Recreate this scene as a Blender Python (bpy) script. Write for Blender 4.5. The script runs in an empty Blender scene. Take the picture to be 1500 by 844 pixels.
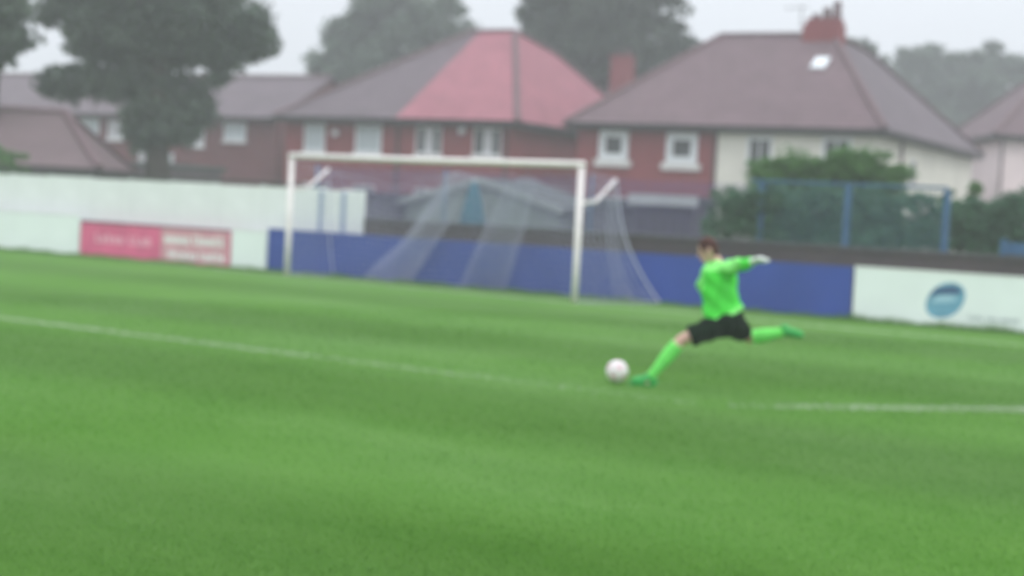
import bpy, bmesh, math, random
import numpy as np
from mathutils import Vector, Matrix
random.seed(7); rng = np.random.default_rng(7)
S = bpy.context.scene
COL = S.collection

# ------------------------------------------------------------------ camera
cam_d = bpy.data.cameras.new('camera'); cam = bpy.data.objects.new('camera', cam_d); COL.objects.link(cam)
CAM = Vector((23.1156, -22.9674, 1.7037))
cr = Vector((0.79739944, 0.60127626, 0.05119562)); cu = Vector((-0.07309803, 0.01203006, 0.9972522)); cd = Vector((-0.59900819, 0.79895065, -0.05354488))
cam.matrix_world = Matrix(((cr.x, cu.x, -cd.x, CAM.x), (cr.y, cu.y, -cd.y, CAM.y), (cr.z, cu.z, -cd.z, CAM.z), (0, 0, 0, 1)))
cam_d.sensor_width = 36; cam_d.lens = 36 * 2261.0 / 1500
cam_d.clip_start = 0.1; cam_d.clip_end = 4000
# the photograph is softly out of focus everywhere: a lens focused closer than the subject
cam_d.dof.use_dof = True; cam_d.dof.focus_distance = 3.6; APERTURE = 0.0235
cam_d.dof.aperture_fstop = cam_d.lens / 1000 / APERTURE
S.camera = cam
HEAD = math.atan2(cr.y, cr.x)          # heading of picture-right on the ground

# ------------------------------------------------------------------ world, sun, exposure
W = bpy.data.worlds.new('World'); S.world = W; W.use_nodes = True
nt = W.node_tree; nt.nodes.clear()
SUN_EL, SUN_AZ = math.radians(50), math.radians(112)
sky = nt.nodes.new('ShaderNodeTexSky'); sky.sky_type = 'NISHITA'; sky.sun_disc = False
sky.sun_elevation = SUN_EL; sky.sun_rotation = SUN_AZ
bg1 = nt.nodes.new('ShaderNodeBackground'); bg1.inputs['Strength'].default_value = 0.05
nt.links.new(sky.outputs[0], bg1.inputs['Color'])
# overcast layer: brightness rises from horizon to zenith as under a real cloud sheet
tc = nt.nodes.new('ShaderNodeTexCoord'); sep = nt.nodes.new('ShaderNodeSeparateXYZ'); nt.links.new(tc.outputs['Generated'], sep.inputs[0])
mr = nt.nodes.new('ShaderNodeMapRange'); nt.links.new(sep.outputs['Z'], mr.inputs['Value'])
mr.inputs['From Min'].default_value = 0; mr.inputs['From Max'].default_value = 1; mr.inputs['To Min'].default_value = 0.76; mr.inputs['To Max'].default_value = 2.35
cn = nt.nodes.new('ShaderNodeTexNoise'); cn.inputs['Scale'].default_value = 2.2; cn.inputs['Detail'].default_value = 5
nt.links.new(tc.outputs['Generated'], cn.inputs['Vector'])
cm = nt.nodes.new('ShaderNodeMapRange'); nt.links.new(cn.outputs['Fac'], cm.inputs['Value']); cm.inputs['To Min'].default_value = 0.93; cm.inputs['To Max'].default_value = 1.07
mu = nt.nodes.new('ShaderNodeMath'); mu.operation = 'MULTIPLY'; nt.links.new(mr.outputs[0], mu.inputs[0]); nt.links.new(cm.outputs[0], mu.inputs[1])
bg2 = nt.nodes.new('ShaderNodeBackground'); bg2.inputs['Color'].default_value = (0.88, 0.935, 1.0, 1)
nt.links.new(mu.outputs[0], bg2.inputs['Strength'])
add = nt.nodes.new('ShaderNodeMixShader'); add.inputs[0].default_value = 0.93
wo = nt.nodes.new('ShaderNodeOutputWorld')
nt.links.new(bg1.outputs[0], add.inputs[1]); nt.links.new(bg2.outputs[0], add.inputs[2]); nt.links.new(add.outputs[0], wo.inputs['Surface'])
sd = bpy.data.lights.new('sun', 'SUN'); sd.energy = 0.6; sd.angle = math.radians(25); sd.color = (1.0, 0.96, 0.9)
sun = bpy.data.objects.new('sun', sd); COL.objects.link(sun)
sdir = Vector((math.sin(SUN_AZ) * math.cos(SUN_EL), math.cos(SUN_AZ) * math.cos(SUN_EL), math.sin(SUN_EL)))
sun.rotation_euler = sdir.to_track_quat('Z', 'Y').to_euler()
S.view_settings.view_transform = 'Standard'; S.view_settings.look = 'None'; S.view_settings.exposure = 0.15; S.view_settings.gamma = 1
S.cycles.use_denoising = True
S.cycles.max_bounces = 8; S.cycles.diffuse_bounces = 3; S.cycles.volume_bounces = 1; S.cycles.transparent_max_bounces = 12

# ------------------------------------------------------------------ materials
MATS = {}
def mat(name, col, rough=0.8, var=0.12, scale=3.0, bump=0.0, bscale=30, col2=None, spec=0.3, detail=4, stretch=None, metal=0):
    if name in MATS: return MATS[name]
    m = bpy.data.materials.new(name); m.use_nodes = True; t = m.node_tree; b = t.nodes['Principled BSDF']
    b.inputs['Roughness'].default_value = rough; b.inputs['Specular IOR Level'].default_value = spec; b.inputs['Metallic'].default_value = metal
    c = t.nodes.new('ShaderNodeTexCoord'); n = t.nodes.new('ShaderNodeTexNoise'); n.inputs['Scale'].default_value = scale; n.inputs['Detail'].default_value = detail
    if stretch:
        mp = t.nodes.new('ShaderNodeMapping'); mp.inputs['Scale'].default_value = stretch
        t.links.new(c.outputs['Object'], mp.inputs[0]); t.links.new(mp.outputs[0], n.inputs['Vector'])
    else: t.links.new(c.outputs['Object'], n.inputs['Vector'])
    r = t.nodes.new('ShaderNodeValToRGB'); t.links.new(n.outputs['Fac'], r.inputs[0])
    a = Vector(col); e = Vector(col2) if col2 else a * (1 - var)
    f = a if col2 else a * (1 + var)
    r.color_ramp.elements[0].position = 0.33; r.color_ramp.elements[1].position = 0.67
    r.color_ramp.elements[0].color = (*e, 1); r.color_ramp.elements[1].color = (*f, 1)
    t.links.new(r.outputs[0], b.inputs['Base Color'])
    if bump:
        n2 = t.nodes.new('ShaderNodeTexNoise'); n2.inputs['Scale'].default_value = bscale; n2.inputs['Detail'].default_value = 3
        t.links.new(c.outputs['Object'], n2.inputs['Vector'])
        bp = t.nodes.new('ShaderNodeBump'); bp.inputs['Strength'].default_value = bump; bp.inputs['Distance'].default_value = 0.02
        t.links.new(n2.outputs['Fac'], bp.inputs['Height']); t.links.new(bp.outputs[0], b.inputs['Normal'])
    MATS[name] = m; return m

def brickmat(name, c1, c2, mortar, bw=0.225, bh=0.075, msize=0.01, bump=0.4, slope=0.0, off=0.5):
    """courses laid over walls of any direction: along = x or y by the facing, up = height (or along the slope)"""
    m = bpy.data.materials.new(name); m.use_nodes = True; t = m.node_tree; b = t.nodes['Principled BSDF']; b.inputs['Roughness'].default_value = 0.85
    c = t.nodes.new('ShaderNodeTexCoord'); s = t.nodes.new('ShaderNodeSeparateXYZ'); t.links.new(c.outputs['Object'], s.inputs[0])
    sn = t.nodes.new('ShaderNodeSeparateXYZ'); t.links.new(c.outputs['Normal'], sn.inputs[0])
    ab = t.nodes.new('ShaderNodeMath'); ab.operation = 'ABSOLUTE'; t.links.new(sn.outputs['X'], ab.inputs[0])
    ab2 = t.nodes.new('ShaderNodeMath'); ab2.operation = 'ABSOLUTE'; t.links.new(sn.outputs['Y'], ab2.inputs[0])
    gt = t.nodes.new('ShaderNodeMath'); gt.operation = 'GREATER_THAN'; t.links.new(ab.outputs[0], gt.inputs[0]); t.links.new(ab2.outputs[0], gt.inputs[1])
    mx = t.nodes.new('ShaderNodeMix'); t.links.new(gt.outputs[0], mx.inputs[0]); t.links.new(s.outputs['X'], mx.inputs[2]); t.links.new(s.outputs['Y'], mx.inputs[3])
    cb = t.nodes.new('ShaderNodeCombineXYZ'); t.links.new(mx.outputs[0], cb.inputs[0])
    zz = t.nodes.new('ShaderNodeMath'); zz.operation = 'MULTIPLY'; zz.inputs[1].default_value = 1 + slope; t.links.new(s.outputs['Z'], zz.inputs[0]); t.links.new(zz.outputs[0], cb.inputs[1])
    br = t.nodes.new('ShaderNodeTexBrick'); br.inputs['Scale'].default_value = 1; br.inputs['Brick Width'].default_value = bw; br.inputs['Row Height'].default_value = bh
    br.inputs['Mortar Size'].default_value = msize; br.inputs['Color1'].default_value = (*c1, 1); br.inputs['Color2'].default_value = (*c2, 1); br.inputs['Mortar'].default_value = (*mortar, 1)
    br.offset = off; t.links.new(cb.outputs[0], br.inputs['Vector'])
    n = t.nodes.new('ShaderNodeTexNoise'); n.inputs['Scale'].default_value = 0.9; n.inputs['Detail'].default_value = 5; t.links.new(c.outputs['Object'], n.inputs['Vector'])
    r = t.nodes.new('ShaderNodeMapRange'); t.links.new(n.outputs['Fac'], r.inputs[0]); r.inputs['To Min'].default_value = 0.72; r.inputs['To Max'].default_value = 1.28
    vm = t.nodes.new('ShaderNodeVectorMath'); vm.operation = 'SCALE'; t.links.new(br.outputs['Color'], vm.inputs[0]); t.links.new(r.outputs[0], vm.inputs['Scale'])
    t.links.new(vm.outputs[0], b.inputs['Base Color'])
    bp = t.nodes.new('ShaderNodeBump'); bp.inputs['Strength'].default_value = bump; bp.inputs['Distance'].default_value = 0.01; bp.invert = True
    t.links.new(br.outputs['Fac'], bp.inputs['Height']); t.links.new(bp.outputs[0], b.inputs['Normal'])
    MATS[name] = m; return m

def leafmat(name, a, b_, scale=0.8, trans=0.25):
    m = bpy.data.materials.new(name); m.use_nodes = True; t = m.node_tree; b = t.nodes['Principled BSDF']; b.inputs['Roughness'].default_value = 0.6; b.inputs['Specular IOR Level'].default_value = 0.25
    c = t.nodes.new('ShaderNodeTexCoord'); n = t.nodes.new('ShaderNodeTexNoise'); n.inputs['Scale'].default_value = scale; n.inputs['Detail'].default_value = 6; t.links.new(c.outputs['Object'], n.inputs['Vector'])
    r = t.nodes.new('ShaderNodeValToRGB'); r.color_ramp.elements[0].position = .35; r.color_ramp.elements[1].position = .65
    r.color_ramp.elements[0].color = (*a, 1); r.color_ramp.elements[1].color = (*b_, 1); t.links.new(n.outputs['Fac'], r.inputs[0]); t.links.new(r.outputs[0], b.inputs['Base Color'])
    tr = t.nodes.new('ShaderNodeBsdfTranslucent'); t.links.new(r.outputs[0], tr.inputs['Color'])
    mx = t.nodes.new('ShaderNodeMixShader'); mx.inputs[0].default_value = trans
    o = t.nodes['Material Output']; t.links.new(b.outputs[0], mx.inputs[1]); t.links.new(tr.outputs[0], mx.inputs[2]); t.links.new(mx.outputs[0], o.inputs['Surface'])
    MATS[name] = m; return m

def grassmat(name, gain, trans):
    """mown pitch: fine mottling, worn and lush patches, faint mowing bands that run with the goal line"""
    m = bpy.data.materials.new(name); m.use_nodes = True; t = m.node_tree; b = t.nodes['Principled BSDF']; b.inputs['Roughness'].default_value = 0.9; b.inputs['Specular IOR Level'].default_value = 0.05
    c = t.nodes.new('ShaderNodeTexCoord')
    def noise(scale, det, sc=None):
        n = t.nodes.new('ShaderNodeTexNoise'); n.inputs['Scale'].default_value = scale; n.inputs['Detail'].default_value = det
        if sc:
            mp = t.nodes.new('ShaderNodeMapping'); mp.inputs['Scale'].default_value = sc; mp.inputs['Rotation'].default_value = (0, 0, -0.35)
            t.links.new(c.outputs['Object'], mp.inputs[0]); t.links.new(mp.outputs[0], n.inputs['Vector'])
        else: t.links.new(c.outputs['Object'], n.inputs['Vector'])
        return n
    n1 = noise(0.35, 3, (0.45, 1, 1)); n2 = noise(1.6, 4, (0.5, 1, 1)); n3 = noise(45, 2)
    r = t.nodes.new('ShaderNodeValToRGB'); t.links.new(n1.outputs['Fac'], r.inputs[0]); e = r.color_ramp.elements
    g = gain
    e[0].position = .3; e[0].color = (.078 * g, .190 * g, .026 * g, 1); e[1].position = .7; e[1].color = (.108 * g, .220 * g, .054 * g, 1)
    k = e.new(.5); k.color = (.092 * g, .206 * g, .038 * g, 1)
    r2 = t.nodes.new('ShaderNodeValToRGB'); t.links.new(n2.outputs['Fac'], r2.inputs[0]); r2.color_ramp.elements[0].position = .36; r2.color_ramp.elements[1].position = .66
    r2.color_ramp.elements[0].color = (.93, .96, .90, 1); r2.color_ramp.elements[1].color = (1.07, 1.03, 1.08, 1)
    mm = t.nodes.new('ShaderNodeMix'); mm.data_type = 'RGBA'; mm.blend_type = 'MULTIPLY'; mm.inputs[0].default_value = 1
    t.links.new(r.outputs[0], mm.inputs[6]); t.links.new(r2.outputs[0], mm.inputs[7])
    mr3 = t.nodes.new('ShaderNodeMapRange'); t.links.new(n3.outputs['Fac'], mr3.inputs[0]); mr3.inputs['To Min'].default_value = .90; mr3.inputs['To Max'].default_value = 1.10
    # mowing bands
    sp = t.nodes.new('ShaderNodeSeparateXYZ'); t.links.new(c.outputs['Object'], sp.inputs[0])
    ma = t.nodes.new('ShaderNodeMath'); ma.operation = 'MULTIPLY_ADD'; ma.inputs[1].default_value = -0.12; t.links.new(sp.outputs['X'], ma.inputs[0]); t.links.new(sp.outputs['Y'], ma.inputs[2])
    mb = t.nodes.new('ShaderNodeMath'); mb.operation = 'MULTIPLY_ADD'; mb.inputs[1].default_value = 2 * math.pi / 5.3; mb.inputs[2].default_value = 3.23; t.links.new(ma.outputs[0], mb.inputs[0])
    ms = t.nodes.new('ShaderNodeMath'); ms.operation = 'SINE'; t.links.new(mb.outputs[0], ms.inputs[0])
    mrb = t.nodes.new('ShaderNodeMapRange'); t.links.new(ms.outputs[0], mrb.inputs[0]); mrb.inputs['From Min'].default_value = -.6; mrb.inputs['From Max'].default_value = .6; mrb.inputs['To Min'].default_value = .86; mrb.inputs['To Max'].default_value = 1.06
    mf = t.nodes.new('ShaderNodeMath'); mf.operation = 'MULTIPLY'; t.links.new(mrb.outputs[0], mf.inputs[0]); t.links.new(mr3.outputs[0], mf.inputs[1])
    vm = t.nodes.new('ShaderNodeVectorMath'); vm.operation = 'SCALE'; t.links.new(mm.outputs[2], vm.inputs[0]); t.links.new(mf.outputs[0], vm.inputs['Scale'])
    t.links.new(vm.outputs[0], b.inputs['Base Color'])
    if trans:
        tr = t.nodes.new('ShaderNodeBsdfTranslucent'); t.links.new(vm.outputs[0], tr.inputs['Color'])
        mx = t.nodes.new('ShaderNodeMixShader'); mx.inputs[0].default_value = trans; o = t.nodes['Material Output']
        t.links.new(b.outputs[0], mx.inputs[1]); t.links.new(tr.outputs[0], mx.inputs[2]); t.links.new(mx.outputs[0], o.inputs['Surface'])
    else:
        bp = t.nodes.new('ShaderNodeBump'); bp.inputs['Strength'].default_value = .6; bp.inputs['Distance'].default_value = .03
        t.links.new(n3.outputs['Fac'], bp.inputs['Height']); t.links.new(bp.outputs[0], b.inputs['Normal'])
    MATS[name] = m; return m

M_pitch = grassmat('pitch_turf', 1.0, 0)
M_blade = grassmat('grass_blade', 1.45, 0.4)
M_white = mat('white_paint', (.80, .80, .78), .45, .05, 4, .15, 40)
M_goal = mat('goal_paint', (.84, .77, .76), .4, .05, 6)
M_wallw = mat('whitewashed_concrete', (.86, .87, .87), .9, .05, 1.3, .5, 25)
M_board = mat('white_board', (.86, .91, .89), .5, .03, 1.2)
M_blue = mat('blue_board', (.028, .066, .33), .5, .10, 0.9)
M_pink = mat('faded_red_board', (.72, .13, .26), .5, .12, 2.0)
M_pinklt = mat('faded_board_text', (.85, .42, .53), .5, .05, 3)
M_pinkpale = mat('faded_board_pale_panel', (.66, .33, .38), .5, .08, 3)
M_dark = mat('dark_timber', (.05, .045, .05), .8, .2, 4)
M_cope = mat('dark_coping', (.085, .08, .085), .9, .2, 3, .4)
M_lbrick = brickmat('sooty_brick', (.065, .048, .055), (.085, .058, .06), (.07, .065, .068))
M_brick = brickmat('red_brick', (.235, .036, .044), (.275, .046, .054), (.20, .065, .07))
M_brickD = brickmat('old_brick', (.17, .038, .046), (.135, .034, .042), (.14, .08, .08))
M_render = mat('cream_render', (.74, .71, .63), .9, .07, .8, .3, 30)
M_renderp = mat('pale_pink_render', (.80, .67, .67), .9, .05, .8, .3, 30)
M_slate = brickmat('grey_roof_tile', (.125, .092, .108), (.145, .108, .124), (.06, .05, .055), .28, .2, .012, .5, .0)
M_slateB = brickmat('brown_roof_tile', (.135, .080, .094), (.155, .096, .108), (.07, .052, .055), .28, .2, .012, .5)
M_redtile = brickmat('red_roof_tile', (.31, .105, .135), (.345, .120, .150), (.17, .075, .085), .28, .2, .012, .5)
M_ridge = mat('ridge_tile', (.155, .098, .108), .8, .2, 3)
M_gutter = mat('dark_gutter', (.035, .032, .036), .5, .1, 3)
M_frame = mat('white_window_frame', (.74, .76, .78), .4, .04, 5)
M_sill = mat('painted_sill', (.68, .66, .64), .7, .06, 5)
M_glass = mat('dark_window_glass', (.03, .032, .036), .12, .2, 2, spec=.6)
M_blind = mat('window_blind', (.50, .55, .57), .6, .06, 3)
M_curtain = mat('net_curtain', (.52, .50, .52), .9, .08, 6)
M_skin = mat('skin', (.60, .36, .30), .55, .06, 8)
M_shirt = mat('bright_green_shirt', (.07, .68, .055), .7, .08, 5, .35, 14)
M_shirtL = mat('pale_green_trim', (.26, .84, .20), .7, .06, 5)
M_short = mat('black_shorts', (.005, .014, .007), .95, .2, 6, .3, 18, spec=.08)
M_sock = mat('green_sock', (.17, .74, .13), .85, .08, 20)
M_boot = mat('dark_green_boot', (.035, .36, .07), .45, .15, 8)
M_glove = mat('pale_glove', (.74, .77, .74), .7, .06, 8)
M_hair = mat('reddish_brown_hair', (.075, .026, .022), .7, .3, 40)
M_ballw = mat('white_ball', (.82, .76, .78), .4, .04, 6)
M_ballr = mat('pink_ball_panel', (.74, .50, .55), .4, .06, 6)
M_net = mat('white_netting', (.46, .46, .58), .8, .05, 2)
M_bnet = mat('violet_netting', (.13, .115, .27), .8, .05, 2)
M_bfence = mat('blue_fence_paint', (.05, .13, .24), .5, .1, 4)
M_teal = mat('teal_canvas', (.015, .15, .18), .8, .12, 6)
M_shedg = mat('felt_roof', (.085, .095, .09), .9, .12, 2)
M_shedw = mat('grey_shed_boards', (.115, .115, .125), .8, .12, 2, stretch=(1, 1, 8))
M_fascia = mat('pale_fascia', (.48, .50, .50), .7, .06, 3)
M_bark = mat('bark', (.06, .05, .042), .9, .3, 6, .6, 20)
M_leafD = leafmat('dark_leaves', (.062, .090, .068), (.112, .150, .106))
M_leafM = leafmat('mid_leaves', (.078, .118, .082), (.120, .170, .118))
M_leafH = leafmat('hedge_leaves', (.045, .120, .068), (.085, .190, .105), 1.6)
M_leafB = leafmat('bush_leaves', (.055, .150, .035), (.110, .240, .065), 2.2)
M_soil = mat('rough_ground', (.07, .08, .045), .95, .3, .5, .5, 5)
M_logo = mat('logo_blue', (.16, .38, .52), .5, .1, 6)
M_logod = mat('logo_dark_blue', (.045, .10, .22), .5, .1, 6)
M_logol = mat('logo_pale_blue', (.38, .60, .72), .5, .1, 6)
M_text = mat('grey_print', (.40, .46, .46), .5, .05, 6)

# ------------------------------------------------------------------ helpers
def tag(o, label=None, cat=None, group=None, kind=None):
    if label: o['label'] = label
    if cat: o['category'] = cat
    if group: o['group'] = group
    if kind: o['kind'] = kind
    return o
def empty(name, loc, rz=0.0, label=None, cat=None, group=None):
    o = bpy.data.objects.new(name, None); COL.objects.link(o); o.location = loc; o.rotation_euler = (0, 0, rz); o.empty_display_size = .2
    return tag(o, label, cat, group)
class MB:
    def __init__(s): s.v = []; s.f = []; s.m = []
    def add(s, vs, fs, mi=0):
        b = len(s.v); s.v += [tuple(v) for v in vs]; s.f += [tuple(b + i for i in f) for f in fs]; s.m += [mi] * len(fs); return s
    def box(s, x0, x1, y0, y1, z0, z1, mi=0):
        return s.add([(x0, y0, z0), (x1, y0, z0), (x1, y1, z0), (x0, y1, z0), (x0, y0, z1), (x1, y0, z1), (x1, y1, z1), (x0, y1, z1)],
                     [(0, 3, 2, 1), (4, 5, 6, 7), (0, 1, 5, 4), (1, 2, 6, 5), (2, 3, 7, 6), (3, 0, 4, 7)], mi)
    def tube(s, pts, r, n=8, mi=0, cap=True):
        pts = [Vector(p) for p in pts]; rs = r if isinstance(r, (list, tuple)) else [r] * len(pts)
        b = len(s.v); up = None
        for i, p in enumerate(pts):
            t = (pts[min(i + 1, len(pts) - 1)] - pts[max(i - 1, 0)]).normalized()
            if up is None: up = Vector((0, 0, 1)) if abs(t.z) < .9 else Vector((1, 0, 0))
            a = t.cross(up).normalized(); c = a.cross(t).normalized(); up = c
            for k in range(n):
                an = 2 * math.pi * k / n; s.v.append(tuple(p + (a * math.cos(an) + c * math.sin(an)) * rs[i]))
        for i in range(len(pts) - 1):
            for k in range(n):
                s.f.append((b + i * n + k, b + i * n + (k + 1) % n, b + (i + 1) * n + (k + 1) % n, b + (i + 1) * n + k)); s.m.append(mi)
        if cap and n > 2:
            s.f.append(tuple(b + k for k in reversed(range(n)))); s.m.append(mi)
            e = b + (len(pts) - 1) * n; s.f.append(tuple(e + k for k in range(n))); s.m.append(mi)
        return s
    def rings(s, rings, mi=0):
        """closed loft through rings of equal length"""
        b = len(s.v); n = len(rings[0])
        for R in rings: s.v += [tuple(p) for p in R]
        for i in range(len(rings) - 1):
            for k in range(n):
                s.f.append((b + i * n + k, b + i * n + (k + 1) % n, b + (i + 1) * n + (k + 1) % n, b + (i + 1) * n + k)); s.m.append(mi)
        s.f.append(tuple(b + k for k in reversed(range(n)))); s.m.append(mi)
        e = b + (len(rings) - 1) * n; s.f.append(tuple(e + k for k in range(n))); s.m.append(mi)
        return s
    def mesh(s, name, mats, smooth=False):
        me = bpy.data.meshes.new(name); me.from_pydata(s.v, [], s.f)
        for m in (mats if isinstance(mats, (list, tuple)) else [mats]): me.materials.append(m)
        if len(me.materials) > 1: me.polygons.foreach_set('material_index', s.m)
        bm = bmesh.new(); bm.from_mesh(me); bmesh.ops.recalc_face_normals(bm, faces=bm.faces); bm.to_mesh(me); bm.free()
        if smooth: me.polygons.foreach_set('use_smooth', [True] * len(me.polygons))
        me.update(); return me
    def build(s, name, mats, parent=None, smooth=False, bevel=0.0):
        o = bpy.data.objects.new(name, s.mesh(name, mats, smooth)); COL.objects.link(o)
        if parent: o.parent = parent
        if bevel:
            b = o.modifiers.new('bevel', 'BEVEL'); b.width = bevel; b.segments = 2; b.limit_method = 'ANGLE'
        return o
def box(name, x0, x1, y0, y1, z0, z1, m, parent=None, bevel=0.0): return MB().box(x0, x1, y0, y1, z0, z1).build(name, m, parent, False, bevel)
def link_copy(src, parent, loc, rot=None):
    o = src.copy(); COL.objects.link(o); o.parent = parent; o.location = loc
    if rot: o.rotation_euler = rot
    return o
def npmesh(name, verts, faces_n, m, parent=None):
    """verts (k*n,3): k separate n-gons"""
    k = len(verts) // faces_n; me = bpy.data.meshes.new(name)
    me.vertices.add(len(verts)); me.vertices.foreach_set('co', verts.astype(np.float32).ravel())
    me.loops.add(len(verts)); me.loops.foreach_set('vertex_index', np.arange(len(verts), dtype=np.int32))
    me.polygons.add(k); me.polygons.foreach_set('loop_start', np.arange(0, len(verts), faces_n, dtype=np.int32)); me.polygons.foreach_set('loop_total', np.full(k, faces_n, dtype=np.int32))
    me.materials.append(m); me.update(calc_edges=True); me.validate()
    o = bpy.data.objects.new(name, me); COL.objects.link(o)
    if parent: o.parent = parent
    return o

# ------------------------------------------------------------------ ground
def grid_sheet(name, x0, x1, y0, y1, z, nx, ny, m, kind='structure', amp=0.0):
    xs = np.linspace(x0, x1, nx + 1); ys = np.linspace(y0, y1, ny + 1); X, Y = np.meshgrid(xs, ys)
    Z = z + amp * (np.sin(X * .9 + Y * .4) + np.sin(Y * 1.3 - X * .5) * .6 + np.sin(X * 2.1 + 1) * .3)
    v = np.stack([X, Y, Z], -1).reshape(-1, 3); f = []
    for j in range(ny):
        for i in range(nx):
            a = j * (nx + 1) + i; f.append((a, a + 1, a + nx + 2, a + nx + 1))
    me = bpy.data.meshes.new(name); me.from_pydata(v.tolist(), [], f); me.materials.append(m); me.polygons.foreach_set('use_smooth', [True] * len(f)); me.update()
    o = bpy.data.objects.new(name, me); COL.objects.link(o); tag(o, kind=kind); return o
grid_sheet('ground', -900, 900, -900, 900, -0.05, 8, 8, M_soil)
grid_sheet('pitch', -40, 60, -60, 3.6, 0.0, 120, 80, M_pitch, amp=0.004)
ANG_B = 0.12769; BO = Vector((-1.32, .68, 0))

# worn white lines: sheet of short white-painted turf
def linemat():
    m = bpy.data.materials.new('worn_line_paint'); m.use_nodes = True; t = m.node_tree; b = t.nodes['Principled BSDF']; b.inputs['Roughness'].default_value = .85
    c = t.nodes.new('ShaderNodeTexCoord'); n = t.nodes.new('ShaderNodeTexNoise'); n.inputs['Scale'].default_value = 9; n.inputs['Detail'].default_value = 5; t.links.new(c.outputs['Object'], n.inputs['Vector'])
    r = t.nodes.new('ShaderNodeValToRGB'); r.color_ramp.elements[0].position = .38; r.color_ramp.elements[1].position = .66
    r.color_ramp.elements[0].color = (.36, .46, .28, 1); r.color_ramp.elements[1].color = (.62, .66, .56, 1)
    t.links.new(n.outputs['Fac'], r.inputs[0]); t.links.new(r.outputs[0], b.inputs['Base Color']); return m
M_line = linemat()
LINES = [((-2.0, -12.35), (16.2, -10.87), .15), ((16.42, -10.76), (22.4, -2.6), .16), ((-14, 0.0), (24, 0.0), .10)]
def blades(name, px, py, h, w, m, lean=.5, parent=None, z0=0.0, label=None, cat=None):
    n = len(px); an = rng.uniform(0, 2 * np.pi, n); la = rng.uniform(0, 2 * np.pi, n); l = h * rng.uniform(.1, lean, n)
    V = np.zeros((n, 3, 3)); dx = np.cos(an) * w / 2; dy = np.sin(an) * w / 2
    V[:, 0, 0] = px - dx; V[:, 0, 1] = py - dy; V[:, 1, 0] = px + dx; V[:, 1, 1] = py + dy; V[:, :2, 2] = z0
    V[:, 2, 0] = px + np.cos(la) * l; V[:, 2, 1] = py + np.sin(la) * l; V[:, 2, 2] = z0 + h
    o = npmesh(name, V.reshape(-1, 3), 3, m, parent); tag(o, label, cat, kind='stuff'); return o
NB = 330000
D = 5.6 * (24 / 5.6) ** rng.random(NB); th = rng.uniform(-.40, .40, NB); hd = math.atan2(cd.y, cd.x) - th
bx_ = CAM.x + np.cos(hd) * D; by_ = CAM.y + np.sin(hd) * D
keep = np.ones(NB, bool)
keep &= (by_ < BO.y - .2 + (bx_ - BO.x) * math.tan(ANG_B))
bx_, by_, D = bx_[keep], by_[keep], D[keep]
blades('grass', bx_, by_, rng.uniform(.012, .026, len(D)), .0035 * np.clip(D / 7, 1, 3.4), M_blade, 1.6, label='short mown green grass of the pitch in front of the goal', cat='grass')

# the worn lines are the painted blades themselves, thinning out where the paint has gone
for i, ((a, b, w), (d0, d1)) in enumerate(zip(LINES, ((1.0, .10), (.15, 1.0), (.5, .5)))):
    a = np.array(a); b = np.array(b); L = np.linalg.norm(b - a); t = (b - a) / L; n = int(L * (850 if i < 2 else 450)); u = rng.random(n)
    k = rng.random(n) < (d0 + (d1 - d0) * np.clip(u * 1.0 if i == 0 else u * 6 if i == 1 else u, 0, 1)); u = u[k]; off = rng.normal(size=len(u)) * w * .60
    P = a + np.outer(u * L, t) + np.outer(off, [-t[1], t[0]])
    o = blades('pitch_line', P[:, 0], P[:, 1], rng.uniform(.014, .028, len(u)), .0035 * np.clip(np.hypot(P[:, 0] - CAM.x, P[:, 1] - CAM.y) / 7, 1, 3.4), M_line, 1.6); o['kind'] = 'structure'

# ------------------------------------------------------------------ perimeter boards
def bl(u, v=0.0, z=0.0):
    return Vector((BO.x + u * math.cos(ANG_B) - v * math.sin(ANG_B), BO.y + u * math.sin(ANG_B) + v * math.cos(ANG_B), z))
# long grass left by the mower along the foot of the boards
nf = 26000; fu = rng.uniform(-14, 20, nf); cl = .5 + .5 * np.sin(fu * 2.3) * np.sin(fu * 5.1 + 1) ; fv = -rng.random(nf) ** 2 * .38 - .03
hh = rng.uniform(.03, .10, nf) * (.55 + cl * .9) * np.where(fu > 13, 1.45, 1) * (1 - np.clip(-fv - .05, 0, .3) * 1.9)
ca, sa = math.cos(ANG_B), math.sin(ANG_B)
blades('grass', BO.x + fu * ca - fv * sa, BO.y + fu * sa + fv * ca, hh, rng.uniform(.006, .014, nf), M_blade, .8, label='longer tufted grass along the foot of the perimeter boards', cat='grass')

def board(u0, u1, z1, m, label, name='advertising_board', z0=-.0, cat='advertising board', edge=True):
    r = empty(name, bl(u0), ANG_B, label, cat); L = u1 - u0
    box('face', 0.012, L - .012, 0, .03, z0, z1, m, r, .004)
    if edge: box('cap_rail', 0.006, L - .006, -.008, .045, z1 + .001, z1 + .03, M_white if m is not M_blue else M_blue, r, .004)
    n = max(2, int(L / 2.2) + 1)
    for i in range(n):
        x = .12 + (L - .24) * i / (n - 1); box('support_post', x - .035, x + .035, .032, .10, z0, z1 - .04, M_dark, r)
    return r
def stroke(mb, pts, w, y0=-.004, y1=.002):
    """flat print stroke, a thin ribbon with width w following pts (x,z)"""
    P = [Vector((p[0], 0, p[1])) for p in pts]; L = []; R = []
    for i, p in enumerate(P):
        t = (P[min(i + 1, len(P) - 1)] - P[max(0, i - 1)]).normalized(); n = Vector((-t.z, 0, t.x)); ww = w[i] if isinstance(w, (list, tuple)) else w
        L.append(p + n * ww / 2); R.append(p - n * ww / 2)
    vs = [Vector((q.x, y0, q.z)) for q in L + R]; k = len(P)
    mb.add(vs, [(i, i + 1, k + i + 1, k + i) for i in range(k - 1)]); return mb
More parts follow.
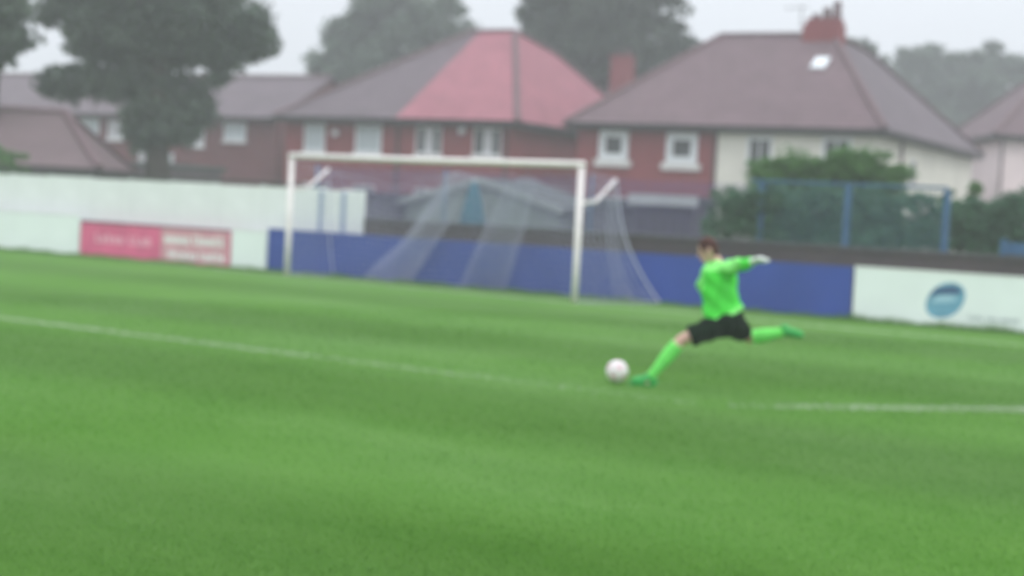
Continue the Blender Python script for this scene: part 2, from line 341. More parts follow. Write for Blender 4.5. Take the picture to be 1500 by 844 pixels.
def illegible(name, x0, x1, z0, h, m, parent, words, seed, y=-.006):
    """lettering too blurred in the photograph to read: a run of letter-sized strokes without letter shapes"""
    rr = random.Random(seed); mb = MB(); tot = sum(words) + .7 * (len(words) - 1); s = (x1 - x0) / tot; x = x0
    for w in words:
        for k in range(w):
            a = x + s * .12; b = x + s * .88; t = min(h * .3, s * .34); q = rr.random()
            mb.box(a, a + t, y, y + .003, z0, z0 + h * (1 if q < .5 else .72))
            if q > .25: mb.box(a + t, b, y, y + .003, z0 + h * .4, z0 + h * .4 + t)
            if q > .45: mb.box(b - t, b, y, y + .003, z0, z0 + h * .4)
            if q < .6: mb.box(a + t, b, y, y + .003, z0, z0 + t)
            x += s
        x += .7 * s
    return tag(mb.build(name, m, parent), kind='stuff')
board(-12.4, -8.9, .92, M_board, 'plain white board farthest left below the high wall')
board(-8.9, -5.60, .92, M_board, 'plain white board just left of the pink board')
pk = board(-5.58, -1.03, .80, M_pink, 'faded pinkish red board with pale blurred lettering', edge=False)
box('frame', .01, 4.54, -.014, .035, .801, .835, M_dark, pk, .004)
tag(box('pale_panel', 2.52, 4.50, -.003, .0, .06, .775, M_pinkpale, pk), 'paler right half of the board')
illegible('lettering', .48, 2.25, .34, .22, M_pinklt, pk, [5, 4], 3, -.004)
illegible('lettering', 2.62, 4.35, .45, .22, M_board, pk, [6, 7], 5)
illegible('lettering', 2.75, 4.40, .11, .20, M_board, pk, [7, 6], 9)
board(-1.01, -.02, .84, M_board, 'narrow white board between the pink and blue boards')
board(0, 13.04, .90, M_blue, 'long plain blue board running behind the goal')
wb = board(13.06, 18.6, .92, M_board, 'white board with a blue swirl emblem, right of the blue board')
# emblem: tilted oval in mid blue, dark crescent across its upper half, pale inner bar and a short tail
lg = []; ocx, ocz = 1.62, .46
for k in range(40):
    a = 2 * math.pi * k / 40; rx, rz = .375, .265; x = rx * math.cos(a); z = rz * math.sin(a); ti = .34
    sq = 1 + .12 * math.sin(a * 2 - .6)
    lg.append((ocx + (x * math.cos(ti) - z * math.sin(ti)) * sq, ocz + (x * math.sin(ti) + z * math.cos(ti)) * sq))
mb = MB(); mb.add([(x, -.003, z) for x, z in lg], [tuple(range(40))]); mb.build('emblem', M_logo, wb)
mb = MB(); stroke(mb, [(1.36, .50), (1.46, .60), (1.60, .63), (1.75, .65), (1.88, .62)], [.03, .10, .12, .14, .06], -.006, 0); mb.build('emblem_crescent', M_logod, wb)
mb = MB(); stroke(mb, [(1.40, .42), (1.50, .47), (1.66, .49), (1.80, .50)], [.04, .10, .12, .05], -.006, 0); mb.build('emblem_bar', M_logol, wb)
illegible('lettering', 2.02, 2.86, .17, .07, M_text, wb, [4, 3, 5], 4)

# ------------------------------------------------------------------ white panel wall, left
wl = empty('white_panel_wall', bl(-20), ANG_B, 'tall whitewashed concrete panel wall along the left side', 'wall')
cuts = [-20 + 1.3 * i for i in range(16)] + [.58, 1.14, 1.74, 2.25]
first = MB().box(0.012, 1.288, .36, .43, 0, 1.86).build('panel', M_wallw, wl, False, .006)
fp = MB().box(-.05, .05, .352, .448, 0, 1.862).build('wall_post', M_wallw, wl, False, .008)
bp_ = MB().box(-.055, .055, .33, .352, .2, 1.80).build('cover_strip', mat('bluish_strip', (.36, .42, .58), .7, .05), wl, False, .004)
fc = MB().box(0.003, 1.297, .33, .47, 1.88, 1.945).build('coping_stone', M_cope, wl, False, .01)
for k in range(len(cuts) - 1):
    x0 = cuts[k] + 20; L = cuts[k + 1] - cuts[k]
    o = first if k == 0 else link_copy(first, wl, (x0, .006 * math.sin(k * 1.7), 0)); o.scale = (L / 1.30, 1, (1.84 + .012 * math.sin(k * 2.1)) / 1.86)
    if k: link_copy(fp, wl, (x0, 0, 0))
    if k and k < 16: link_copy(fc, wl, (x0, 0, .004 * (k % 3))).scale = (L / 1.30, 1, 1)
    if k == 17: bp_.location = (x0, 0, 0)
    if k == 18: link_copy(bp_, wl, (x0, 0, 0))

# sooty brick wall behind the blue board
bw = empty('low_brick_wall', bl(2.28), ANG_B, 'low sooty brick wall behind the blue board', 'wall')
box('brickwork', 0, 18, .38, .60, 0, 1.20, M_lbrick, bw)
c0 = MB().box(0.004, .596, .35, .63, 1.20, 1.275).build('coping_stone', M_cope, bw, False, .01)
for i in range(1, 30): link_copy(c0, bw, (i * .6, .004 * ((i * 7) % 3 - 1), .002 * ((i * 5) % 3)))

# ------------------------------------------------------------------ goal
goal = empty('football_goal', (0, 0, 0), 0, 'white football goal with loosely hung netting', 'goal')
def upr(x): return MB().tube([(x, 0, -.05), (x, 0, .8), (x, 0, 2.44)], .06, 16).build('goal_post', M_goal, goal, True)
upr(-.0); upr(7.32)
MB().tube([(-.06, 0, 2.50), (3.6, 0, 2.485), (7.38, 0, 2.50)], .06, 16).build('crossbar', M_goal, goal, True)
for x, s in ((0, 1), (7.32, 1)):
    MB().tube([(x, .03, 1.80), (x + .03, .48, 1.85), (x + .08, 1.02, 2.27)], .035, 10).build('net_support_arm', M_goal, goal, True)
def lerp(a, b, t): return a + (b - a) * t
ROPE = [(0, 2.24), (.12, 2.10), (.25, 1.97), (.38, 2.12), (.5, 2.30), (.60, 2.13), (.66, 2.12), (.72, 2.24), (.80, 2.08), (.88, 2.06), (.95, 2.16), (1, 2.27)]
def rope_z(s):
    for (a, za), (b, zb) in zip(ROPE, ROPE[1:]):
        if s <= b:
            t = (s - a) / (b - a); t = t * t * (3 - 2 * t); return lerp(za, zb, t)
    return ROPE[-1][1]
def top_pt(s): return Vector((lerp(.08, 7.40, s), 1.02 + .06 * math.sin(s * 9), rope_z(s)))
def bot_pt(s): return Vector((lerp(.55, 8.05, s), lerp(.82, 1.78, s) + .02 * math.sin(s * 30), .02))
def back_pt(s, t, off=0.0):
    a, b = top_pt(s), bot_pt(s); p = a.lerp(b, t ** 1.0)
    w = lerp(t, t ** 2.6, min(1, max(0, s - .8) * 5)); p.x = lerp(a.x, b.x, w); sag = math.sin(t * math.pi)
    p.y = min(p.y + off - .05 * sag + .025 * math.sin(s * 40 + t * 6) * sag, BO.y + (p.x - BO.x) * math.tan(ANG_B) - .05 if p.z < .95 else 9)
    return p
def roof_pt(s, t):
    a = Vector((lerp(0, 7.32, s), .04, 2.46)); b = top_pt(s); p = a.lerp(b, t); p.z -= .10 * math.sin(t * math.pi) * (1 + .4 * math.sin(s * 17)); return p
def side_pt(x, e, s, t):
    """s from the post (0) to the back corner (1), t from top to ground"""
    b = back_pt(e, t); a = Vector((x, .04, lerp(2.42, .02, t))); p = a.lerp(b, s); p.x += .05 * math.sin(s * math.pi) * (1 if e else -1); return p
netb = MB()
def net_sheet(fn, ns, ntt, s0=0, s1=1, t0=0, t1=1, r=.0027, segs=14, segt=40):
    for i in range(ns + 1):
        s = lerp(s0, s1, i / ns); netb.tube([fn(s, lerp(t0, t1, j / segs)) for j in range(segs + 1)], r, 3, cap=False)
    for j in range(ntt + 1):
        t = lerp(t0, t1, j / ntt); netb.tube([fn(lerp(s0, s1, i / segt), t) for i in range(segt + 1)], r, 3, cap=False)
net_sheet(back_pt, 50, 18, segt=60)
net_sheet(roof_pt, 16, 2, segs=5, segt=60)
net_sheet(lambda s, t: side_pt(0, 0, s, t), 9, 18, segt=6)
net_sheet(lambda s, t: side_pt(7.32, 1, s, t), 9, 18, segt=6)
tag(netb.build('netting', M_net, goal), kind='stuff')
netb = MB()
def fan(sc, wt, b0, b1, n, off):  # netting bunched at one point of the back line
    def f(a, t):
        s = lerp(sc + (a - .5) * wt, lerp(b0, b1, a), t); return back_pt(s, t, off - .02 + .03 * math.sin(a * 7 + t * 4))
    net_sheet(f, int(n * 1.6), 40, r=.0018, segt=14)
fan(.50, .10, .11, .27, 40, -.05); fan(.71, .10, .42, .57, 38, -.05); fan(1.0, .02, .88, .94, 5, -.06)
tag(netb.build('gathered_netting', M_net, goal), 'netting hanging in gathered double folds', kind='stuff')
netb = MB(); netb.tube([top_pt(i / 80) for i in range(81)], .005, 5); netb.tube([back_pt(0, i / 30) for i in range(31)], .012, 5); netb.tube([back_pt(1, i / 30) for i in range(31)], .019, 5)
netb.tube([(7.32, .06, .03), (7.7, .8, .03), (8.05, 1.78, .03)], .010, 5); netb.tube([bot_pt(i / 60) for i in range(61)], .009, 5); netb.tube([(0, .06, .03), (.3, .5, .03), (.55, .82, .03)], .010, 5)
netb.build('net_rope', M_net, goal)

# ------------------------------------------------------------------ netting, blue fence and small things behind the wall
bs = empty('ball_stop_netting', bl(-1.0, 3.0), ANG_B, 'thin violet ball stop netting hung between the goal and the brick houses', 'netting')
mb = MB(); L = 10.85; nv = 300
for i in range(nv + 1):
    x = L * i / nv; mb.tube([(x, .02 * math.sin(x * 3), 1.0), (x + .01, .04 * math.sin(x * 2), 1.7), (x, .0, 2.42 - .06 * abs(math.sin(x * .85)))], .0035, 3, cap=False)
for j in range(34):
    z = 1.0 + 1.38 * j / 33; mb.tube([(L * i / 24, .03 * math.sin(i), z - .04 * abs(math.sin(i * .9)) * (j / 33)) for i in range(25)], .0035, 3, cap=False)
tag(mb.build('netting', M_bnet, bs), kind='stuff')
pp = MB().tube([(0, 0, 0), (0, 0, 2.44)], .03, 8).build('net_post', M_bfence, bs, True)
for x in (3.6, 7.3): link_copy(pp, bs, (x, 0, 0))

bf = empty('blue_fence', bl(9.90, 3.0), ANG_B, 'blue framed mesh fence in front of the green bushes', 'fence')
fp = box('fence_post', -.06, .06, -.05, .05, 0, 2.42, M_bfence, None, .006); fp.parent = bf; fp.location = (.24, 0, 0)
for x in (2.02, 3.95): link_copy(fp, bf, (x, 0, 0))
box('top_rail', 0, 3.95, -.03, .03, 2.425, 2.475, M_bfence, bf, .005); box('bottom_rail', 0.32, 3.88, -.025, .025, 1.0, 1.05, M_bfence, bf, .005)
mb = MB()
for i in range(98): x = .04 + i * .04; mb.tube([(x, .0, 1.05), (x, .0, 2.42)], .0018, 3, cap=False)
for j in range(34): z = 1.08 + j * .04; mb.tube([(.0, .006, z), (3.95, .006, z)], .0022, 3, cap=False)
tag(mb.build('mesh_panel', mat('blue_green_wire', (.06, .19, .24), .6, .1, 4), bf), kind='stuff')
bg = empty('blue_barrier', bl(15.35, 1.1), ANG_B, 'blue steel barrier at the right end behind the brick wall', 'barrier')
for x in (0, .62): box('post', x - .05, x + .05, -.04, .04, 0, 1.55, M_bfence, bg, .006)
for z in (.5, .9, 1.3): box('rail', .05, .57, -.02, .02, z, z + .07, M_bfence, bg, .004)
box('sheet', .052, .568, .021, .03, .4, 1.5, M_bfence, bg); box('sheet', .69, 3.5, .02, .03, .4, 1.42, M_bfence, bg); box('post', 3.5, 3.6, -.04, .04, 0, 1.5, M_bfence, bg)

def shed(name, x0, y0, rz, w, dpt, zw, zr, label, cat, mw, mr, gable=True, fascia=None):
    r = empty(name, (x0, y0, 0), rz, label, cat); mb = MB()
    if gable:   # ridge runs front to back, gable end towards the pitch
        mb.add([(0, 0, 0), (w, 0, 0), (w, 0, zw), (w / 2, 0, zr), (0, 0, zw), (0, dpt, 0), (w, dpt, 0), (w, dpt, zw), (w / 2, dpt, zr), (0, dpt, zw)],
               [(0, 1, 2, 3, 4), (9, 8, 7, 6, 5), (0, 4, 9, 5), (1, 6, 7, 2)]); mb.build('wall', mw, r)
        for s in (0, 1):
            a = (-.18, zw - .10) if s == 0 else (w + .18, zw - .10); c = (w / 2, zr + .03); th = .07
            m2 = MB(); m2.add([(a[0], -.15, a[1]), (c[0], -.15, c[1]), (c[0], dpt + .1, c[1]), (a[0], dpt + .1, a[1]), (a[0], -.15, a[1] + th), (c[0], -.15, c[1] + th), (c[0], dpt + .1, c[1] + th), (a[0], dpt + .1, a[1] + th)],
                              [(0, 1, 2, 3), (4, 5, 6, 7), (0, 1, 5, 4), (1, 2, 6, 5), (2, 3, 7, 6), (3, 0, 4, 7)]); m2.build('roof', mr, r)
            if fascia:
                m3 = MB(); m3.add([(a[0], -.18, a[1] - .06), (c[0], -.18, c[1] - .06), (c[0], -.155, c[1] - .06), (a[0], -.155, a[1] - .06), (a[0], -.18, a[1] + .09), (c[0], -.18, c[1] + .09), (c[0], -.155, c[1] + .09), (a[0], -.155, a[1] + .09)],
                                  [(0, 1, 2, 3), (4, 5, 6, 7), (0, 1, 5, 4), (1, 2, 6, 5), (2, 3, 7, 6), (3, 0, 4, 7)]); m3.build('bargeboard', fascia, r)
    else:
        mb.box(0, w, 0, dpt, 0, zw).build('wall', mw, r) if False else MB().box(0, w, 0, dpt, 0, zw).build('wall', mw, r)
        MB().box(-.15, w + .15, -.15, dpt + .15, zw + .002, zr).build('roof', mr, r)
        if fascia: box('fascia', -.17, w + .17, -.19, -.155, zw - .10, zr + .02, fascia, r)
    nb = int(w / .28)
    b0 = None
    for i in range(nb):
        if b0 is None: b0 = MB().box(.01, .26, -.022, -.002, .05, zw - .14).build('wall_board', mw, r); b0.location = (.1, 0, 0)
        else: link_copy(b0, r, (.1 + i * (w - .2) / nb, 0, 0))
    return r
p = bl(-2.2, 8.6); shed('garden_shed', p.x, p.y, ANG_B, 4.8, 3, 1.70, 2.28, 'wide low gabled shed with greenish grey front seen through the goal', 'shed', mat('green_grey_boards', (.22, .27, .23), .8, .1, 2), M_shedg, True, mat('weathered_bargeboard', (.33, .37, .34)))
p = bl(-4.4, 7.6); shed('garden_shed', p.x, p.y, ANG_B, 2.0, 2.4, 1.72, 1.86, 'small dark flat roofed shed right of the white wall', 'shed', M_shedw, M_dark, False)
p = bl(2.9, 9.6); shed('garden_shed', p.x, p.y, ANG_B, 2.0, 2.4, 1.85, 1.98, 'grey flat roofed shed just left of the right goal post', 'shed', M_shedw, M_shedg, False, M_shedg)
p = bl(5.05, 8.0); shed('garage', p.x, p.y, ANG_B, 1.50, 1.5, 1.98, 2.12, 'low dark garage with a pale fascia right of the goal', 'garage', mat('dark_garage_door', (.075, .072, .08), .7, .15, 2), M_shedg, False, M_fascia)
tp = empty('parasol', bl(1.55, 6.0), 0, 'closed teal garden parasol seen through the goal net', 'parasol')
MB().tube([(0, 0, 0), (0, 0, 2.32)], .025, 8).build('pole', M_white, tp, True)
R = []
for z, r_ in ((1.05, .27), (1.2, .29), (1.5, .24), (1.8, .18), (2.05, .11), (2.24, .03)):
    R.append([(r_ * (1 + .16 * math.cos(6 * a)) * math.cos(a), r_ * (1 + .16 * math.cos(6 * a)) * math.sin(a), z) for a in [2 * math.pi * k / 24 for k in range(24)]])
MB().rings(R).build('canopy', M_teal, tp, True)
MB().tube([(0, 0, 0), (0, 0, .08)], .24, 12).build('base', M_cope, tp)

# ------------------------------------------------------------------ houses (row frame: u along the fronts, v away)
HA = 0.15597; HO = Vector((-24.91, 23.92, 0))
def hp(u, v): return Vector((HO.x + u * math.cos(HA) - v * math.sin(HA), HO.y + u * math.sin(HA) + v * math.cos(HA), 0))
rt = MB(); 
rt.rings([[(x, .13 * math.cos(a), .11 * math.sin(a) - .02) for a in [math.pi * k / 6 for k in range(7)]] for x in (-.16, .17)])
RT_ME = rt.mesh('ridge_tile', M_ridge, False)
def ridge_tiles(p0, p1, parent):
    p0, p1 = Vector(p0), Vector(p1); d = p1 - p0; n = int(d.length / .34); q = d.to_track_quat('X', 'Z')
    for i in range(n):
        o = bpy.data.objects.new('ridge_tile', RT_ME); COL.objects.link(o); o.parent = parent; o.location = p0 + d * ((i + .5) / n) + Vector((0, 0, .04)); o.rotation_mode = 'QUATERNION'; o.rotation_quaternion = q
def slab(mb, pts, th=.06):
    n = len(pts); a = [Vector(p) for p in pts]; nr = (a[1] - a[0]).cross(a[2] - a[0]).normalized()
    if nr.z < 0: nr = -nr
    mb.add(a + [p - nr * th for p in a], [tuple(range(n)), tuple(reversed(range(n, 2 * n)))] + [(i, (i + 1) % n, n + (i + 1) % n, n + i) for i in range(n)]); return mb
def window(parent, x0, x1, z0, z1, y, panes, fr=.07, sill=.10, proud=.05, lintel=None, label=None, side=.0):
    """in the plane y, facing -y; panes = list of (share, material)"""
    f = MB(); f.box(x0, x0 + fr, y - proud, y - .003, z0, z1).box(x1 - fr, x1, y - proud, y - .003, z0, z1).box(x0 + fr, x1 - fr, y - proud, y - .003, z1 - fr, z1).box(x0 + fr, x1 - fr, y - proud, y - .003, z0, z0 + fr)
    x = x0 + fr; w = x1 - x0 - 2 * fr
    tot = sum(p[0] for p in panes); cuts = []
    for i, (sh, m) in enumerate(panes):
        xa = x; xb = x + w * sh / tot; cuts.append((xa, xb, m)); x = xb
        if i: f.box(xa - .025, xa + .025, y - proud, y - .003, z0 + fr, z1 - fr)
    wo_ = f.build('window', M_frame, parent)
    if label: wo_['label'] = label
    for xa, xb, m in cuts: MB().box(xa + .026, xb - .026, y - .022, y - .010, z0 + fr, z1 - fr).build('pane', m, wo_)
    if sill: MB().box(x0 - .08 - side, x1 + .08 + side, y - .12, y - .002, z0 - sill, z0 - .001).build('sill', M_sill, wo_)
    if lintel: MB().box(x0 - .08, x1 + .08, y - .04, y - .002, z1 + .001, z1 + lintel).build('lintel', M_sill, wo_)
    return wo_
def hipped(parent, x0, x1, y0, y1, ze, r0, r1, ry, zr, faces, ov=.38):
    """faces: materials for front (list of (x split, material)), right, back, left"""
    fl, fr_, br_, blk = (x0 - ov, y0 - ov, ze), (x1 + ov, y0 - ov, ze), (x1 + ov, y1 + ov, ze), (x0 - ov, y1 + ov, ze); a = (r0, ry, zr); b = (r1, ry, zr)
    if faces.get('split'):
        sx, rx, mL, mR = faces['split']
        slab(MB(), [fl, (sx, y0 - ov, ze), (rx, ry, zr), a]).build('roof', mL, parent)
        tag(slab(MB(), [(sx + .004, y0 - ov, ze + .012), (fr_[0], fr_[1], ze + .012), (b[0], b[1], zr + .012), (rx + .004, ry, zr + .012)]).build('roof', mR, parent), 'renewed red half of the roof')
    else: slab(MB(), [fl, fr_, b, a]).build('roof', faces['front'], parent)
    if faces.get('r2'):
        r2 = faces['r2']; slab(MB(), [fr_, br_, r2, b]).build('roof', faces['right'], parent); slab(MB(), [br_, r2, b]).build('roof', faces['back'], parent); ridge_tiles(b, r2, parent); ridge_tiles(r2, br_, parent)
    else: slab(MB(), [fr_, br_, b]).build('roof', faces['right'], parent); ridge_tiles(br_, b, parent)
    slab(MB(), [br_, blk, a, b]).build('roof', faces['back'], parent); slab(MB(), [blk, fl, a]).build('roof', faces['left'], parent)
    for p, q in ((fl, a), (fr_, b), (blk, a), (a, b)): ridge_tiles(p, q, parent)
    g = ze - .13
    MB().box(x0 - ov - .10, x1 + ov + .10, y0 - ov - .11, y0 - ov - .005, g - .02, g + .10).box(x1 + ov + .005, x1 + ov + .11, y0 - ov - .004, y1 + ov, g - .02, g + .10).box(x0 - ov - .11, x0 - ov - .005, y0 - ov - .004, y1 + ov, g - .02, g + .10).build('gutter', M_gutter, parent)
    MB().box(x0 - ov, x1 + ov, y0 - ov, y1 + ov, g - .10, g - .04).build('soffit', M_gutter, parent)
def pipe(parent, x, y, z0, z1, m=M_gutter, r=.05): MB().tube([(x, y, z0), (x, y, z1)], r, 8).build('downpipe', m, parent, True)

# house with the half red roof
h = empty('brick_house', hp(0.35, 0), HA, 'semi detached brick house, right half of its grey roof renewed in pinkish red tiles', 'house')
W1 = 11.73 - .75
MB().box(0, W1, 0, 13.6, 0, 4.84).build('wall', M_brick, h)
hipped(h, 0, W1, 0, 13.6, 5.0, 5.75, 7.85, 5.6, 9.22, dict(r2=(8.5, 8.3, 8.55), split=(5.72, 6.1, M_slate, M_redtile), right=M_redtile, back=M_slate, left=M_slate))
window(h, 1.00, 2.05, 3.55, 4.72, 0, [(1, M_blind)], label='window with pale blind')
window(h, 3.60, 4.88, 3.55, 4.74, 0, [(1, M_blind)], fr=.09, label='window with pale blind')
window(h, 6.55, 7.75, 3.60, 4.70, 0, [(.36, M_glass), (.34, M_curtain), (.3, M_glass)], fr=.06)
window(h, 9.25, 10.50, 3.62, 4.70, 0, [(.36, M_glass), (.34, M_curtain), (.3, M_glass)], fr=.06)
for x0, x1 in ((1.0, 2.4), (3.6, 4.6), (6.6, 7.6), (8.8, 10.3)): window(h, x0, x1, 1.0, 2.2, 0, [(1, M_glass), (1, M_glass)])
for x, z in ((2.62, 4.34), (8.72, 4.56)):
    o = MB().tube([(x, -.16, z), (x, -.002, z)], .13, 14).build('alarm_box', M_frame, h)
pipe(h, 5.7, -.09, 0, 4.75); pipe(h, 11.2 - .45, -.09, 0, 4.75, M_gutter)

# house with rendered right half
h = empty('brick_house', hp(14.18, 0), HA, 'semi detached house with brown hipped roof, left half brick and right half cream render', 'house')
MB().box(0, 5.72, 0, 11, 0, 4.84).build('wall', M_brick, h)
tag(MB().box(5.722, 11.6, -.03, 16.1, 0, 4.84).build('wall', M_render, h), 'cream rendered wall')
hipped(h, 0, 11.6, 0, 16.1, 5.0, 3.55, 8.15, 5.5, 8.97, dict(r2=(8.5, 9.3, 8.70), front=M_slateB, right=M_slate, back=M_slate, left=M_slateB))
def bay(x0, x1, z0, z1, y=0): return window(h, x0, x1, z0, z1, y, [(1, M_glass)], fr=.25, sill=.26, proud=.07, side=.08, label='window in thick white surround')
bay(.95, 2.15, 3.62, 4.74); bay(3.72, 4.95, 3.58, 4.70)
window(h, 6.88, 7.85, 3.6, 4.62, -.03, [(1, M_glass), (1, M_glass)], fr=.10, lintel=.10); window(h, 9.68, 10.75, 3.65, 4.66, -.03, [(1, M_glass), (1, M_glass)], fr=.10, lintel=.10)
for x0, x1 in ((.9, 2.2), (3.6, 4.9)): window(h, x0, x1, 1.0, 2.2, 0, [(1, M_glass), (1, M_glass)])
for x0, x1 in ((6.7, 8.0), (9.5, 10.8)): window(h, x0, x1, 1.0, 2.2, -.03, [(1, M_glass), (1, M_glass)])
pipe(h, 5.66, -.09, 0, 4.75, M_gutter, .045)
# side wall openings and pipe
MB().tube([(11.68, 3.3, .2), (11.68, 3.3, 4.75)], .06, 8).build('downpipe', mat('mauve_pipe', (.20, .15, .16), .6), h, True)
sw = MB().box(11.602, 11.66, 5.0, 5.7, 3.2, 4.2).build('window', M_frame, h); MB().box(11.662, 11.67, 5.08, 5.62, 3.28, 4.12).build('pane', M_glass, sw)
# roof window, vent and chimney
n = Vector((0, -3.97, 5.88)).normalized(); sk = MB(); 
def onroof(x, s, lift): 
    y = -.38 + 5.88 * s; z = 5.0 + 3.97 * s; return Vector((x, y, z)) + Vector((0, -.56, .83)) * lift
f = MB(); cs = [(8.05, .60), (8.62, .60), (8.62, .72), (8.05, .72)]
f.add([onroof(a, b, .02) for a, b in cs] + [onroof(a, b, .10) for a, b in cs], [(0, 1, 2, 3), (4, 5, 6, 7), (0, 1, 5, 4), (1, 2, 6, 5), (2, 3, 7, 6), (3, 0, 4, 7)])
rf = f.build('roof_window', M_frame, h); cs = [(8.11, .61), (8.56, .61), (8.56, .71), (8.11, .71)]
MB().add([onroof(a, b, .105) for a, b in cs], [(0, 1, 2, 3)]).build('pane', mat('bright_roof_glass', (.70, .74, .76), .2, .05, 2, spec=.8), rf)
ch = MB(); ch.box(7.05, 8.55, 5.05, 5.85, 8.2, 9.35).box(7.18, 8.48, 5.10, 5.80, 9.35, 9.56).build('chimney', M_brick, h)
for i, x in enumerate((7.45, 7.88, 8.28)):
    MB().tube([(x, 5.45, 9.561), (x, 5.45, 9.66), (x, 5.45, 9.78 + .24 * i)], [.21, .19, .15], 12).build('chimney_pot', M_ridge, ch if False else h)
MB().tube([(6.9, 5.3, 9.2), (6.9, 5.3, 10.1)], .02, 6).tube([(6.2, 5.3, 10.0), (7.2, 5.3, 10.05)], .012, 5).tube([(6.35, 4.95, 10.0), (6.35, 5.65, 10.0)], .008, 4).tube([(6.6, 4.95, 10.02), (6.6, 5.65, 10.02)], .008, 4).tube([(6.85, 4.95, 10.03), (6.85, 5.65, 10.03)], .008, 4).build('tv_aerial', M_gutter, h)

# next house on the right edge
h = empty('rendered_house', (-1.5, 45.9, .5), .62, 'pale pinkish rendered house with red brown roof at the right edge', 'house')
MB().box(0, 11.5, 0, 9, -.6, 5.34).build('wall', M_renderp, h)
hipped(h, 0, 11.5, 0, 9, 5.5, 3.9, 7.6, 4.5, 9.5, dict(front=M_slateB, right=M_slateB, back=M_slate, left=M_slateB))
window(h, 2.2, 3.4, 3.5, 4.6, 0, [(1, M_glass), (1, M_glass)]); window(h, 7.2, 8.4, 3.5, 4.6, 0, [(1, M_glass), (1, M_glass)])
pipe(h, .10, -.10, 0, 5.25, mat('mauve_pipe', (.2, .15, .16)), .07)

# terrace on the left, behind the tree
h = empty('brick_terrace', hp(-34, 3), HA, 'long old brick terrace with grey roof half hidden by the big tree on the left', 'house')
LT = 31.6
MB().add([(0, 0, 0), (LT, 0, 0), (LT, 8, 0), (0, 8, 0), (0, 0, 5.2), (LT, 0, 5.2), (LT, 8, 5.2), (0, 8, 5.2), (0, 4, 7.2), (LT, 4, 7.2)], [(0, 1, 5, 4), (1, 2, 6, 9, 5), (2, 3, 7, 6), (3, 0, 4, 8, 7)]).build('wall', M_brickD, h)
slab(MB(), [(-.2, -.35, 5.1), (LT + .2, -.35, 5.1), (LT + .2, 4, 7.3), (-.2, 4, 7.3)], .08).build('roof', M_slate, h); slab(MB(), [(-.2, 8.35, 5.1), (LT + .2, 8.35, 5.1), (LT + .2, 4.01, 7.3), (-.2, 4.01, 7.3)], .08).build('roof', M_slate, h)
ridge_tiles((0, 4, 7.3), (LT, 4, 7.3), h)
MB().box(-.2, LT + .2, -.47, -.36, 4.95, 5.08).build('gutter', M_gutter, h)
for u0, u1, z0, z1, ms in ((-18.9, -18.1, 4.0, 4.85, M_curtain), (-16.6, -15.8, 4.1, 4.85, M_curtain), (-14.5, -13.0, 3.75, 4.85, M_blind), (-7.3, -6.5, 3.7, 4.75, M_curtain), (-5.35, -4.1, 4.0, 4.85, M_blind), (-10.4, -9.5, 2.3, 3.4, M_curtain), (-9.3, -8.3, 1.6, 3.3, M_blind), (-12.4, -11.5, 3.9, 4.8, M_curtain), (-22, -20.9, 3.8, 4.8, M_glass), (-26, -25, 3.8, 4.8, M_glass), (-31, -30, 3.8, 4.8, M_glass)):
    window(h, u0 + 34, u1 + 34, z0, z1, 0, [(1, ms), (1, ms)])
for i, u in enumerate((6, 20.5)):
    MB().box(u, u + .9, 3.6, 4.4, 6.9, 8.0 + .0).box(u - .05, u + .95, 3.55, 4.45, 8.0, 8.08).build('chimney', M_brickD, h)
# low hipped building left
r15 = HEAD + .06
q = Vector((-14.05, 6.15, 0))
lr = empty('low_building', q + Vector((math.cos(r15) * -13.3, math.sin(r15) * -13.3, 0)), r15, 'low outbuilding with plain pinkish brown hipped roof above the white wall, far left', 'outbuilding')
MB().box(0, 13.0, 0, 5.2, 0, 2.0).build('wall', M_brickD, lr)
hipped(lr, 0, 13.0, 0, 5.2, 2.15, 2.2, 11.6, 2.6, 3.85, dict(front=mat('pinkish_slate', (.150, .105, .112), .85, .08, .8, .3, 12), right=MATS['pinkish_slate'], back=M_slateB, left=M_slateB), .3)
# low grey garage block between tree and brick house
p = hp(-7.0, -6); shed('garage', p.x, p.y, HA, 5.6, 4, 2.45, 2.68, 'low grey garage block behind the white wall beside the tree', 'garage', mat('grey_garage', (.15, .12, .13), .8, .1, 1), M_shedg, False, None)

# small house between and behind the two houses
h = empty('rear_house', hp(5.2, 19), HA, 'distant house with grey roof glimpsed between the two brick houses', 'house')
MB().box(0, 9.4, 0, 7, 0, 6.9).build('wall', M_brickD, h)
slab(MB(), [(-.3, -.3, 7.0), (9.7, -.3, 7.0), (9.7, 3.5, 9.25), (-.3, 3.5, 9.25)], .08).build('roof', mat('pale_slate', (.18, .165, .175), .8, .08, 2), h); slab(MB(), [(-.3, 7.3, 7.0), (9.7, 7.3, 7.0), (9.7, 3.51, 9.25), (-.3, 3.51, 9.25)], .08).build('roof', MATS['pale_slate'], h)
hc = MB().box(1.35, 2.4, .2, 1.0, 6.6, 9.55).box(1.28, 2.47, .13, 1.07, 9.55, 9.68).build('chimney', M_brick, h)
for x in (1.62, 2.12): MB().tube([(x, .6, 9.681), (x, .6, 10.05)], .13, 10).build('chimney_pot', M_ridge, h)

